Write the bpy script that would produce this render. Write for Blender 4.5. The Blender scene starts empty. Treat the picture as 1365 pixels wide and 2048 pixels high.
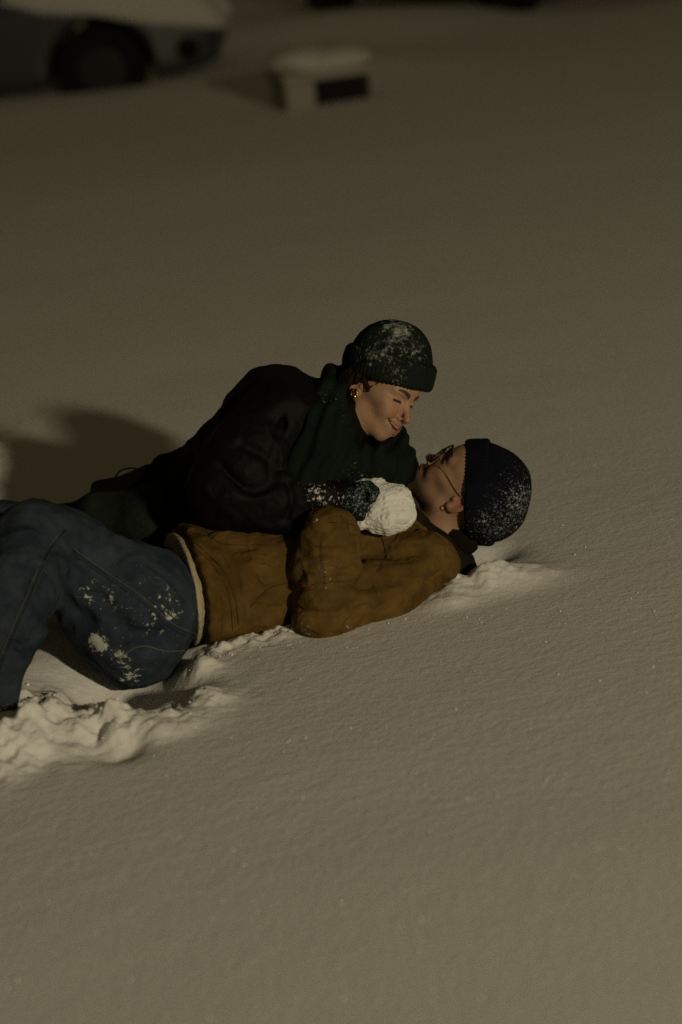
import bpy, math, random
import numpy as np
from mathutils import Matrix, Vector
from mathutils.bvhtree import BVHTree

random.seed(4)
SC = bpy.context.scene
COL = SC.collection
R_ = math.radians

# ------------------------------------------------------------------ camera
PITCH, ROLL, CAM_H = R_(16.2), R_(6.0), 1.75
FPX, D0 = 4836.0, 5.4
FW = np.array([0, math.cos(PITCH), -math.sin(PITCH)])
UP0 = np.array([0, math.sin(PITCH), math.cos(PITCH)])
RT = math.cos(ROLL) * np.array([1., 0, 0]) - math.sin(ROLL) * UP0
UP = math.cos(ROLL) * UP0 + math.sin(ROLL) * np.array([1., 0, 0])
CAM = np.array([0, 0, CAM_H])
cd = bpy.data.cameras.new('camera')
cam = bpy.data.objects.new('camera', cd)
COL.objects.link(cam)
SC.camera = cam
cd.sensor_fit = 'VERTICAL'; cd.sensor_height = 36; cd.sensor_width = 24; cd.lens = 85
cd.clip_start = 0.1; cd.clip_end = 2000
cam.matrix_world = Matrix(((RT[0], UP[0], -FW[0], CAM[0]), (RT[1], UP[1], -FW[1], CAM[1]),
                           (RT[2], UP[2], -FW[2], CAM[2]), (0, 0, 0, 1)))
cd.dof.use_dof = True; cd.dof.focus_distance = 5.5; cd.dof.aperture_fstop = 1.9

# ------------------------------------------------------------------ world, lamp, exposure
w = bpy.data.worlds.new('World'); SC.world = w; w.use_nodes = True
nt = w.node_tree; bg = nt.nodes['Background']
sky = nt.nodes.new('ShaderNodeTexSky'); sky.sky_type = 'NISHITA'; sky.sun_disc = False
sky.sun_elevation = R_(1.0); sky.sun_rotation = R_(155)
mx = nt.nodes.new('ShaderNodeMix'); mx.data_type = 'RGBA'; mx.inputs[0].default_value = 0.97
nt.links.new(sky.outputs[0], mx.inputs[6]); mx.inputs[7].default_value = (0.46, 0.355, 0.148, 1)   # clouds lit by the town
nt.links.new(mx.outputs[2], bg.inputs[0]); bg.inputs[1].default_value = 0.062

ld = bpy.data.lights.new('street_lamp_light', 'POINT')
ld.energy = 3000; ld.color = (1, 0.85, 0.57); ld.shadow_soft_size = 0.30
lamp = bpy.data.objects.new('street_lamp_light', ld); COL.objects.link(lamp)
lamp.location = (6.0, -6.3, 4.05)
SC.view_settings.view_transform = 'Standard'; SC.view_settings.look = 'None'
SC.view_settings.exposure = 0; SC.view_settings.gamma = 1
SC.cycles.use_denoising = False
SC.cycles.max_bounces = 6; SC.cycles.diffuse_bounces = 3

# ------------------------------------------------------------------ helpers
def P(x, y, w=0.0):
    """photo position at a real depth w metres beyond the couple's plane"""
    d = D0 + w
    return CAM + d * (FW + (x - 682.5) / FPX * RT + (1024 - y) / FPX * UP)
def px(n): return n / 895.0
def Vc(u, v, t):
    a = RT * u + UP * v - FW * t
    return a / np.linalg.norm(a)
def gz(x, y, z=0.0):
    q = FW + (x - 682.5) / FPX * RT + (1024 - y) / FPX * UP
    return CAM + (z - CAM[2]) / q[2] * q

_rng = np.random.RandomState(7)
_lat = _rng.rand(64, 64, 64).astype(np.float32) * 2 - 1
def vnoise(p, s=1.0):
    q = np.asarray(p, np.float64) * s + 31.7
    i = np.floor(q).astype(int); f = q - i; f = f * f * (3 - 2 * f)
    x, y, z = f[..., 0], f[..., 1], f[..., 2]
    i0 = i & 63; i1 = (i + 1) & 63
    def g(a, b, c): return _lat[a[..., 0], b[..., 1], c[..., 2]]
    return ((g(i0, i0, i0) * (1 - x) + g(i1, i0, i0) * x) * (1 - y) + (g(i0, i1, i0) * (1 - x) + g(i1, i1, i0) * x) * y) * (1 - z) + \
           ((g(i0, i0, i1) * (1 - x) + g(i1, i0, i1) * x) * (1 - y) + (g(i0, i1, i1) * (1 - x) + g(i1, i1, i1) * x) * y) * z
def fbm(p, s, o=3):
    r = 0; a = 1; t = 0
    for k in range(o):
        r = r + a * vnoise(np.asarray(p) + 7.3 * k, s * 2 ** k); t += a; a *= 0.5
    return r / t

# signed distances; every field is f(points Nx3) -> N
def smin(a, b, k):
    if k <= 0: return np.minimum(a, b)
    h = np.maximum(k - np.abs(a - b), 0) / k
    return np.minimum(a, b) - h * h * k * 0.25
def smax(a, b, k): return -smin(-a, -b, k)
def ell(c, r, M=None):
    c = np.asarray(c); r = np.asarray(r, float)
    if r.ndim == 0: r = np.repeat(r, 3)
    def f(p):
        q = p - c
        if M is not None: q = q @ M
        k0 = np.linalg.norm(q / r, axis=-1); k1 = np.linalg.norm(q / (r * r), axis=-1)
        return k0 * (k0 - 1) / np.maximum(k1, 1e-9)
    return f
def cap(a, b, ra, rb):
    a = np.asarray(a, float); b = np.asarray(b, float); ab = b - a; L = max((ab ** 2).sum(), 1e-12)
    def f(p):
        t = np.clip(((p - a) @ ab) / L, 0, 1)
        return np.linalg.norm(p - a - t[..., None] * ab, axis=-1) - (ra + (rb - ra) * t)
    return f
def chain(pts, k=0.0):
    """pts: list of (point, radius)"""
    fs = [cap(pts[i][0], pts[i + 1][0], pts[i][1], pts[i + 1][1]) for i in range(len(pts) - 1)]
    return union(fs, k)
def union(fs, k=0.0):
    def f(p):
        d = fs[0](p)
        for g in fs[1:]: d = smin(d, g(p), k)
        return d
    return f
def ops(base, *steps):
    """steps: ('+' or '-', field, k)"""
    def f(p):
        d = base(p)
        for s, g, k in steps:
            d = smin(d, g(p), k) if s == '+' else smax(d, (-g(p) if s == '-' else g(p)), k)
        return d
    return f
def plane(c, n):
    c = np.asarray(c); n = np.asarray(n, float); n = n / np.linalg.norm(n)
    return lambda p: (p - c) @ n
def frame(z, x):
    z = np.asarray(z, float); z = z / np.linalg.norm(z)
    x = np.asarray(x, float); x = x - z * (x @ z); x = x / np.linalg.norm(x)
    return np.stack([x, np.cross(z, x), z], axis=1)
def etube(A, B, M, prof, k=0.0):
    """tube along A->B, elliptical section in the columns of M; prof rows: t, rx, ry, ox, oy"""
    A = np.asarray(A); B = np.asarray(B); L = np.linalg.norm(B - A); a = (B - A) / L
    pr = np.array(prof, float)
    def f(p):
        q = p - A; t = (q @ a) / L
        g = lambda c: np.interp(t, pr[:, 0], pr[:, c])
        x = q @ M[:, 0] - g(3); y = q @ M[:, 1] - g(4); rx = g(1); ry = g(2)
        k0 = np.sqrt((x / rx) ** 2 + (y / ry) ** 2); k1 = np.sqrt((x / rx ** 2) ** 2 + (y / ry ** 2) ** 2)
        d = k0 * (k0 - 1) / np.maximum(k1, 1e-6)
        return smax(d, np.maximum(-t, t - 1) * L, k)
    return f

def polygonise(f, lo, hi, h):
    """surface nets over a box, evaluated only near the surface"""
    lo = np.asarray(lo, float); hi = np.asarray(hi, float)
    n = np.ceil((hi - lo) / h).astype(int) + 2
    C = 4; nc = n // C + 2
    cg = np.stack(np.meshgrid(*[lo[i] + np.arange(nc[i]) * h * C for i in range(3)], indexing='ij'), -1)
    cv = f(cg.reshape(-1, 3)).reshape(nc)
    idx = [np.clip(np.round(np.arange(n[i]) / C).astype(int), 0, nc[i] - 1) for i in range(3)]
    V = cv[np.ix_(*idx)].copy()
    m = np.abs(V) < h * C * 1.9
    ii = np.argwhere(m)
    pts = lo + ii * h
    out = np.empty(len(pts))
    for s in range(0, len(pts), 200000): out[s:s + 200000] = f(pts[s:s + 200000])
    V[m] = out
    S = V < 0
    c = [slice(None, -1), slice(1, None)]
    cnt = np.zeros(tuple(n - 1), int)
    for a in (0, 1):
        for b in (0, 1):
            for d in (0, 1): cnt += S[c[a], c[b], c[d]]
    act = (cnt > 0) & (cnt < 8)
    ci = np.argwhere(act); vid = -np.ones(act.shape, int); vid[act] = np.arange(len(ci))
    acc = np.zeros((len(ci), 3)); num = np.zeros(len(ci))
    cor = [np.array(o) for o in np.ndindex(2, 2, 2)]
    for o in cor:
        for ax in range(3):
            if o[ax]: continue
            o2 = o.copy(); o2[ax] = 1
            a = ci + o; b = ci + o2
            va = V[a[:, 0], a[:, 1], a[:, 2]]; vb = V[b[:, 0], b[:, 1], b[:, 2]]
            x = (va < 0) != (vb < 0)
            t = np.where(x, va / np.where(x, va - vb, 1), 0)
            q = o + np.zeros((len(ci), 3)); q[:, ax] += t
            acc[x] += q[x]; num[x] += 1
    verts = lo + (ci + acc / np.maximum(num, 1)[:, None]) * h
    faces = []
    for ax in range(3):
        b, d = (ax + 1) % 3, (ax + 2) % 3
        s0 = [slice(1, -1)] * 3; s0[ax] = slice(0, -1)
        s1 = [slice(1, -1)] * 3; s1[ax] = slice(1, None)
        A = S[tuple(s0)]; B = S[tuple(s1)]
        e = np.argwhere(A != B)
        if not len(e): continue
        flip = A[e[:, 0], e[:, 1], e[:, 2]]
        g = e.copy(); g[:, b] += 1; g[:, d] += 1
        def v(db, dd):
            q = g.copy(); q[:, b] -= db; q[:, d] -= dd
            return vid[q[:, 0], q[:, 1], q[:, 2]]
        quad = np.stack([v(1, 1), v(0, 1), v(0, 0), v(1, 0)], 1)
        quad = np.where(flip[:, None], quad, quad[:, ::-1])
        faces.append(quad)
    F = np.concatenate(faces)
    F = F[(F >= 0).all(1)]
    return verts, F
def smooth(v, F, it=2, lam=0.5):
    for _ in range(it):
        s = np.zeros_like(v); c = np.zeros(len(v))
        for i in range(4):
            for j in (1, 3):
                np.add.at(s, F[:, i], v[F[:, (i + j) % 4]]); np.add.at(c, F[:, i], 1)
        v = v + lam * (s / np.maximum(c, 1)[:, None] - v)
    return v
def normals(v, F):
    n = np.cross(v[F[:, 2]] - v[F[:, 0]], v[F[:, 3]] - v[F[:, 1]])
    N = np.zeros_like(v)
    for i in range(4): np.add.at(N, F[:, i], n)
    return N / np.maximum(np.linalg.norm(N, axis=1), 1e-12)[:, None]

def link(name, me, m, parent=None):
    o = bpy.data.objects.new(name, me); COL.objects.link(o)
    if m is not None: me.materials.append(m)
    if parent is not None:
        o.parent = parent; o.matrix_parent_inverse = parent.matrix_world.inverted() if False else Matrix.Translation(-Vector(parent.location))
    return o
def mesh(name, v, F, m, parent=None, smooth_=True, cols=None):
    me = bpy.data.meshes.new(name)
    v = np.asarray(v, float)
    F = np.asarray(F)
    me.vertices.add(len(v)); me.vertices.foreach_set('co', v.ravel())
    k = F.shape[1]
    me.loops.add(F.size); me.loops.foreach_set('vertex_index', F.ravel().astype(np.int32))
    me.polygons.add(len(F)); me.polygons.foreach_set('loop_start', (np.arange(len(F)) * k).astype(np.int32))
    me.update(calc_edges=True)
    if smooth_: me.polygons.foreach_set('use_smooth', np.ones(len(F), bool))
    if cols is not None:
        a = me.color_attributes.new('tint', 'FLOAT_COLOR', 'POINT')
        a.data.foreach_set('color', np.concatenate([cols, np.ones((len(v), 1))], 1).astype(np.float32).ravel())
    return link(name, me, m, parent)
def sdf(name, f, lo, hi, h, m, parent=None, disp=None, sm=2, colf=None, extra=None):
    v, F = polygonise(f, lo, hi, h)
    v = smooth(v, F, sm)
    if disp is not None:
        N = normals(v, F); v = v + N * disp(v, N)[:, None]
    if extra is not None:
        for (v2, F2) in extra:
            F = np.concatenate([F, F2 + len(v)]); v = np.concatenate([v, v2])
    cols = colf(v) if colf is not None else None
    return mesh(name, v, F, m, parent, True, cols)
def box(ps, pad):
    a = np.array(ps); return a.min(0) - pad, a.max(0) + pad
def tubemesh(pts, r, n=8, closed=False):
    pts = np.array(pts, float); N = len(pts); V = []; F = []
    rr = np.broadcast_to(r, (N,))
    T = np.gradient(pts, axis=0)
    if closed: T = np.roll(pts, -1, 0) - np.roll(pts, 1, 0)
    u = None
    for i in range(N):
        t = T[i] / np.linalg.norm(T[i])
        if u is None:
            u = np.cross(t, [0.3, 0.2, 0.9]);
        u = u - t * (u @ t); u /= np.linalg.norm(u); b = np.cross(t, u)
        for k in range(n):
            a = 2 * math.pi * k / n
            V.append(pts[i] + rr[i] * (math.cos(a) * u + math.sin(a) * b))
    for i in range(N if closed else N - 1):
        j = (i + 1) % N
        for k in range(n):
            F.append((i * n + k, i * n + (k + 1) % n, j * n + (k + 1) % n, j * n + k))
    return np.array(V), np.array(F)
def tube(name, pts, r, m, parent=None, n=8, closed=False):
    v, F = tubemesh(pts, r, n, closed); return mesh(name, v, F, m, parent)
def curve(pts, n=8):
    """Catmull-Rom through points"""
    p = np.array(pts, float); p = np.concatenate([[2 * p[0] - p[1]], p, [2 * p[-1] - p[-2]]]); out = []
    for i in range(1, len(p) - 2):
        for t in np.linspace(0, 1, n, endpoint=False):
            out.append(0.5 * (2 * p[i] + (p[i + 1] - p[i - 1]) * t + (2 * p[i - 1] - 5 * p[i] + 4 * p[i + 1] - p[i + 2]) * t * t
                              + (3 * p[i] - p[i - 1] - 3 * p[i + 1] + p[i + 2]) * t ** 3))
    out.append(p[-2]); return np.array(out)
def snap(name_f, pts, off=0.0015):
    """push points onto the surface of field f along the view-independent gradient"""
    q = np.array(pts, float)
    for _ in range(12):
        d = name_f(q); e = 1e-3
        g = np.stack([name_f(q + np.eye(3)[i] * e) - name_f(q - np.eye(3)[i] * e) for i in range(3)], 1) / (2 * e)
        gn = g / np.maximum(np.linalg.norm(g, axis=1), 1e-6)[:, None]
        q = q - gn * (d - off)[:, None] * 0.8
    return q
def drape(ob, x, y, off=0.0):
    me = ob.data; bv = BVHTree.FromPolygons([v.co.copy() for v in me.vertices], [tuple(p.vertices) for p in me.polygons])
    d = Vector(P(x, y) - CAM).normalized(); h = bv.ray_cast(Vector(CAM), d)
    return np.array(h[0] - d * off) if h[0] is not None else P(x, y)
def stitch(name, ob, pts, m, parent, r=.0009, off=.0006, disp=0):
    me = ob.data; o_ = Vector(ob.matrix_basis.translation); T_ = ob.matrix_parent_inverse.translation.copy() if ob.parent else Vector((0, 0, 0))
    bv = BVHTree.FromPolygons([v.co.copy() for v in me.vertices], [tuple(p.vertices) for p in me.polygons])
    q = []
    for (x, y) in curve([(x, y, 0) for (x, y) in pts], 7)[:, :2]:
        d = Vector(P(x, y) - CAM).normalized(); h = bv.ray_cast(Vector(CAM), d)
        if h[0] is not None:
            n = h[1] if h[1].dot(d) < 0 else -h[1]; q.append(np.array(h[0] + n * off))
    q = np.array(q); q[1:-1] = (q[:-2] + 2 * q[1:-1] + q[2:]) / 4
    return tube(name, q, r, m, parent, 6)
def hit(f, x, y, w0=-0.4, w1=1.2):
    """first surface point of f under photo position x, y"""
    ws = np.linspace(w0, w1, 500); pts = np.array([P(x, y, a) for a in ws]); d = f(pts)
    i = np.argmax(d < 0) if (d < 0).any() else int(np.argmin(d))
    return pts[i]
def empty(name, loc, label, cat, group=None):
    o = bpy.data.objects.new(name, None); COL.objects.link(o); o.location = [float(a) for a in loc]
    o.empty_display_size = 0.1
    o['label'] = label; o['category'] = cat
    if group: o['group'] = group
    return o

# ------------------------------------------------------------------ materials
def mat(name, col, rough=0.85, spec=0.2, metal=0.0):
    m = bpy.data.materials.new(name); m.use_nodes = True
    b = m.node_tree.nodes['Principled BSDF']
    b.inputs['Base Color'].default_value = (*col, 1); b.inputs['Roughness'].default_value = rough
    b.inputs['Specular IOR Level'].default_value = spec; b.inputs['Metallic'].default_value = metal
    return m
def N(m, t, **kw):
    n = m.node_tree.nodes.new(t)
    for k, v in kw.items(): setattr(n, k, v)
    return n
def noise(m, scale, detail=4, rough=0.6, vec=None):
    n = N(m, 'ShaderNodeTexNoise'); n.inputs['Scale'].default_value = scale
    n.inputs['Detail'].default_value = detail; n.inputs['Roughness'].default_value = rough
    if vec is None:
        g = N(m, 'ShaderNodeNewGeometry'); vec = g.outputs['Position']
    m.node_tree.links.new(vec, n.inputs['Vector']); return n
def ramp(m, src, a, b, ca=(0, 0, 0), cb=(1, 1, 1)):
    r = N(m, 'ShaderNodeValToRGB'); r.color_ramp.elements[0].position = a; r.color_ramp.elements[1].position = b
    r.color_ramp.elements[0].color = (*ca, 1); r.color_ramp.elements[1].color = (*cb, 1)
    m.node_tree.links.new(src, r.inputs[0]); return r
def mix(m, fac, a, b):
    x = N(m, 'ShaderNodeMix', data_type='RGBA'); L = m.node_tree.links
    for s, i in ((fac, 0), (a, 6), (b, 7)):
        if isinstance(s, (tuple, float, int)): x.inputs[i].default_value = (*s, 1) if isinstance(s, tuple) else s
        else: L.new(s, x.inputs[i])
    return x.outputs[2]
def mathn(m, op, a, b):
    x = N(m, 'ShaderNodeMath', operation=op)
    for s, i in ((a, 0), (b, 1)):
        if isinstance(s, (float, int)): x.inputs[i].default_value = s
        else: m.node_tree.links.new(s, x.inputs[i])
    return x.outputs[0]
def bump(m, src, strength, dist, prev=None):
    b = N(m, 'ShaderNodeBump'); b.inputs['Strength'].default_value = strength; b.inputs['Distance'].default_value = dist
    m.node_tree.links.new(src, b.inputs['Height'])
    if prev is not None: m.node_tree.links.new(prev, b.inputs['Normal'])
    return b.outputs[0]
def setin(m, name, src):
    m.node_tree.links.new(src, m.node_tree.nodes['Principled BSDF'].inputs[name])
def dist_mask(m, c, r0, r1):
    """1 inside r0 of point c, 0 beyond r1 (a patch with a place of its own)"""
    g = N(m, 'ShaderNodeNewGeometry'); d = N(m, 'ShaderNodeVectorMath', operation='DISTANCE')
    m.node_tree.links.new(g.outputs['Position'], d.inputs[0]); d.inputs[1].default_value = [float(a) for a in c]
    r = N(m, 'ShaderNodeMapRange'); m.node_tree.links.new(d.outputs['Value'], r.inputs[0])
    r.inputs[1].default_value = r0; r.inputs[2].default_value = r1; r.inputs[3].default_value = 1; r.inputs[4].default_value = 0
    return r.outputs[0]
def cloth(name, col, col2, weave=900, bs=0.35, dust=None, folds=None, dustcol=(0.62, 0.62, 0.60), rough=0.95, dw=(0.655, 0.70)):
    """woven cloth; dust: list of (centre, r0, r1, amount, scale) of stuck snow"""
    m = mat(name, col, rough, 0.1)
    n = noise(m, 14, 5, 0.65)
    c = mix(m, ramp(m, n.outputs[0], 0.35, 0.7).outputs[0], col, col2)
    f = noise(m, weave, 2, 0.5)
    nm = bump(m, f.outputs[0], bs, 0.002)
    if folds: nm = bump(m, noise(m, folds[0], 3, 0.5).outputs[0], folds[1], 0.02, nm)
    if dust:
        tot = None
        for (ce, r0, r1, am, sc) in dust:
            k = mathn(m, 'MULTIPLY', dist_mask(m, ce, r0, r1), am)
            s = noise(m, sc, 5, 0.72).outputs[0]
            v = ramp(m, mathn(m, 'ADD', s, mathn(m, 'MULTIPLY', k, 0.22)), dw[0], dw[1]).outputs[0]
            v = mathn(m, 'MULTIPLY', v, mathn(m, 'MINIMUM', mathn(m, 'MULTIPLY', k, 3.0), 1.0))
            tot = v if tot is None else mathn(m, 'MAXIMUM', tot, v)
        c = mix(m, tot, c, dustcol)
        nm = bump(m, tot, 0.6, 0.004, nm)
    setin(m, 'Base Color', c); setin(m, 'Normal', nm)
    return m

# snow
M_SNOW = mat('snow', (0.82, 0.82, 0.80), 0.9, 0.15)
n1 = noise(M_SNOW, 75, 4, 0.7); n2 = noise(M_SNOW, 520, 2, 0.6)
nm = bump(M_SNOW, n1.outputs[0], 0.42, 0.006); nm = bump(M_SNOW, n2.outputs[0], 0.45, 0.0016, nm)
setin(M_SNOW, 'Normal', nm)
M_DIMSNOW = mat('dimmed_snow', (0.50, 0.49, 0.46), 0.9, 0.15); setin(M_DIMSNOW, 'Normal', bump(M_DIMSNOW, noise(M_DIMSNOW, 30, 4, .7).outputs[0], .5, .02))  # same snow with dimness put into its colour, for cars and bench
M_CRUMB = mat('snow_crumbs', (0.9, 0.9, 0.88), 0.5, 0.5)

# ------------------------------------------------------------------ body landmarks (metres, world)
hip = P(372, 1190, 0.10); shl = P(868, 1115, 0.26)

# ------------------------------------------------------------------ ground
def ground_z(X, Y):
    """height of the snow surface"""
    p = np.stack([X, Y, 0 * X], -1)
    z = 0.03 * fbm(p * [0.35, 0.35, 1], 1, 2) * np.clip((Y - 6.5) / 6, 0, 1)
    z = z + 0.004 * fbm(p * [1.0, 1.3, 1], 1.4, 2)
    # wind ripples, long and low
    q = np.stack([X * 0.9 + Y * 0.35, Y * 1.6 - X * 0.6, 0 * X], -1)
    z = z + 0.0006 * fbm(q, 8, 2)
    near = np.clip(1.6 - np.abs(Y - 5.0) / 2.2, 0, 1)
    z = z + near * (0.0005 * fbm(q * [.9, 1.0, 1], 26, 2) + 0.0006 * fbm(p + 5, 75, 2))
    def g(cx, cy, wx, wy, a=0.0):
        dx = X - cx; dy = Y - cy; c, s = math.cos(a), math.sin(a)
        return np.exp(-(((dx * c + dy * s) / wx) ** 2 + ((-dx * s + dy * c) / wy) ** 2))
    def gp(x, y, wx, wy, a=0.0):
        c = gz(x, y); return g(c[0], c[1], wx, wy, a)
    # berm pushed up beside the lying man, and crumbled edges
    rough = fbm(p, 26, 4); rough2 = fbm(p + 3, 60, 3)
    e0 = gz(430, 1300); e1 = gz(905, 1175)
    t = ((X - e0[0]) * (e1[0] - e0[0]) + (Y - e0[1]) * (e1[1] - e0[1])) / ((e1[0] - e0[0]) ** 2 + (e1[1] - e0[1]) ** 2)
    tc = np.clip(t, 0, 1); dd = np.hypot(X - e0[0] - tc * (e1[0] - e0[0]), Y - e0[1] - tc * (e1[1] - e0[1]))
    band = np.exp(-(dd / 0.05) ** 2)
    z = z + band * (0.006 + 0.010 * rough + 0.010 * rough2) + np.exp(-(dd / 0.022) ** 2) * (.004 + .014 * fbm(p + 9, 75, 2))
    m = gp(985, 1165, 0.12, 0.07, 0.2); z = z + m * (0.045 + 0.02 * rough)
    m = gp(900, 1205, 0.06, 0.05, 0.2); z = z + m * (0.018 + 0.01 * rough)
    # scooped hollow under the thigh and around the shin
    m = gp(222, 1352, 0.135, 0.15, 0.05); z = z - 0.13 * m
    m = gp(325, 1362, 0.06, 0.05, 0.3); z = z - 0.045 * m
    # churned heap at the shin
    big = fbm(p + 11, 12, 2)
    bil = np.abs(fbm(p + [0, 0, .3], 13, 2)) + .45 * np.abs(fbm(p + 2, 34, 2)) + .12 * rough2
    for (x, y, wx, wy, a, h) in [(60, 1490, .09, .09, 0, .045), (150, 1455, .09, .08, .2, .04), (0, 1535, .09, .09, 0, .02),
                                 (225, 1465, .06, .08, 0, .03), (330, 1450, .09, .06, .4, .035), (400, 1405, .07, .05, .4, .022),
                                 (120, 1385, .06, .09, 0, .035), (40, 1400, .07, .07, 0, .02), (200, 1405, .05, .05, 0, .02), (-60, 1500, .12, .12, 0, .03)]:
        m = gp(x, y, wx, wy, a); z = z + m * (h * .85 + 0.032 * big + 0.014 * rough + .008 * rough2)
    for (x, y, wx, wy) in [(195, 1475, .022, .06), (235, 1500, .05, .05), (110, 1475, .05, .03), (300, 1420, .03, .03)]:
        z = z - 0.03 * gp(x, y, wx, wy)
    z = z + gp(190, 1400, .22, .20) * (.022 * big + .006 * rough + .004 * rough2)
    z = z + .035 * gp(392, 1335, .055, .05) * (1 + .5 * rough)
    # heap beyond, at the left edge of the frame
    m = gp(-14, 955, 0.08, 0.4); z = z + 0.06 * m * (1 + 0.4 * rough)
    # ridge of ploughed snow far behind
    z = z + 0.16 * gp(640, 62, 1.6, 1.0, 0.1)
    z = z + 0.10 * gp(640, 150, 0.8, 0.9)
    # imprint of both bodies keeps the snow below the clothes
    for (A, B, r, dp) in [(hip, shl, 0.10, .06), (P(975, 1010, .38), shl, 0.06, .035)]:
        t = np.clip(((X - A[0]) * (B[0] - A[0]) + (Y - A[1]) * (B[1] - A[1])) / ((B[0] - A[0]) ** 2 + (B[1] - A[1]) ** 2), 0, 1)
        d = np.hypot(X - A[0] - t * (B[0] - A[0]), Y - A[1] - t * (B[1] - A[1]))
        z = z - dp * np.exp(-(d / r) ** (4 if dp > .05 else 2))
    return z
def grow(a, b, h, lo, hi, k=1.16):
    m = list(np.arange(a, b, h)); s = h; x = m[-1]
    while x < hi: s *= k; x += s; m.append(x)
    s = h; x = m[0]
    while x > lo: s *= k; x -= s; m.insert(0, x)
    return np.array(m)
gx = grow(-1.1, 1.0, 0.0045, -900, 900); gy = grow(4.1, 6.1, 0.0045, -60, 1500, 1.045)
GX, GY = np.meshgrid(gx, gy, indexing='ij')
GZ = ground_z(GX, GY)
nx, ny = GX.shape
ii = np.arange(nx * ny).reshape(nx, ny)
Fg = np.stack([ii[:-1, :-1], ii[1:, :-1], ii[1:, 1:], ii[:-1, 1:]], -1).reshape(-1, 4)
ground = mesh('ground', np.stack([GX, GY, GZ], -1).reshape(-1, 3), Fg, M_SNOW)
ground['kind'] = 'structure'; ground['label'] = 'deep fresh snow covering the ground, churned near the jeans'

# loose crumbs and glinting grains lying on the snow
def ico(c, r, rnd):
    t = (1 + 5 ** .5) / 2
    v = np.array([(-1, t, 0), (1, t, 0), (-1, -t, 0), (1, -t, 0), (0, -1, t), (0, 1, t), (0, -1, -t), (0, 1, -t), (t, 0, -1), (t, 0, 1), (-t, 0, -1), (-t, 0, 1)]) / 1.9
    v = v * (1 + 0.25 * (rnd.rand(12, 1) - .5)) * r
    return v + c
ICOF = np.array([(0, 11, 5), (0, 5, 1), (0, 1, 7), (0, 7, 10), (0, 10, 11), (1, 5, 9), (5, 11, 4), (11, 10, 2), (10, 7, 6), (7, 1, 8),
                 (3, 9, 4), (3, 4, 2), (3, 2, 6), (3, 6, 8), (3, 8, 9), (4, 9, 5), (2, 4, 11), (6, 2, 10), (8, 6, 7), (9, 8, 1)])
rnd = np.random.RandomState(12)
V = []; F = []; k = 0
def crumb(x, y, r):
    global k
    z = float(ground_z(np.array([x]), np.array([y]))[0]) + r * 0.5
    V.append(ico(np.array([x, y, z]), r, rnd)); F.append(ICOF + 12 * k); k += 1
for i in range(190):
    c = gz(rnd.rand() * 1365, 850 + rnd.rand() * 1190); crumb(c[0], c[1], 0.0012 + 0.0012 * rnd.rand() ** 2)
for (x, y) in [(383, 1443), (702, 1457), (912, 1419), (833, 1124), (1092, 1284), (1200, 1362), (1121, 1223), (682, 1805), (35, 1960), (262, 1958), (686, 1998), (465, 1700), (995, 1590), (575, 1485)]:
    c = gz(x, y); crumb(c[0], c[1], 0.0026 if y > 1900 else 0.0022)
for i in range(70):
    t = rnd.rand(); c = gz(430 + 475 * t + rnd.randn() * 8, 1290 - 125 * t + 14 + rnd.rand() ** 2 * 40); crumb(c[0], c[1], 0.0010 + 0.0014 * rnd.rand() ** 2)
for i in range(160):
    c = gz(rnd.rand() * 400, 1395 + rnd.randn() * 40 + 20); crumb(c[0], c[1], 0.0012 + 0.0030 * rnd.rand() ** 4)
cr = mesh('snow_grains', np.concatenate(V), np.concatenate(F), M_CRUMB, None, False)
cr['kind'] = 'stuff'; cr['label'] = 'loose glinting grains of snow scattered over the surface'; cr['category'] = 'snow grains'

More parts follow.
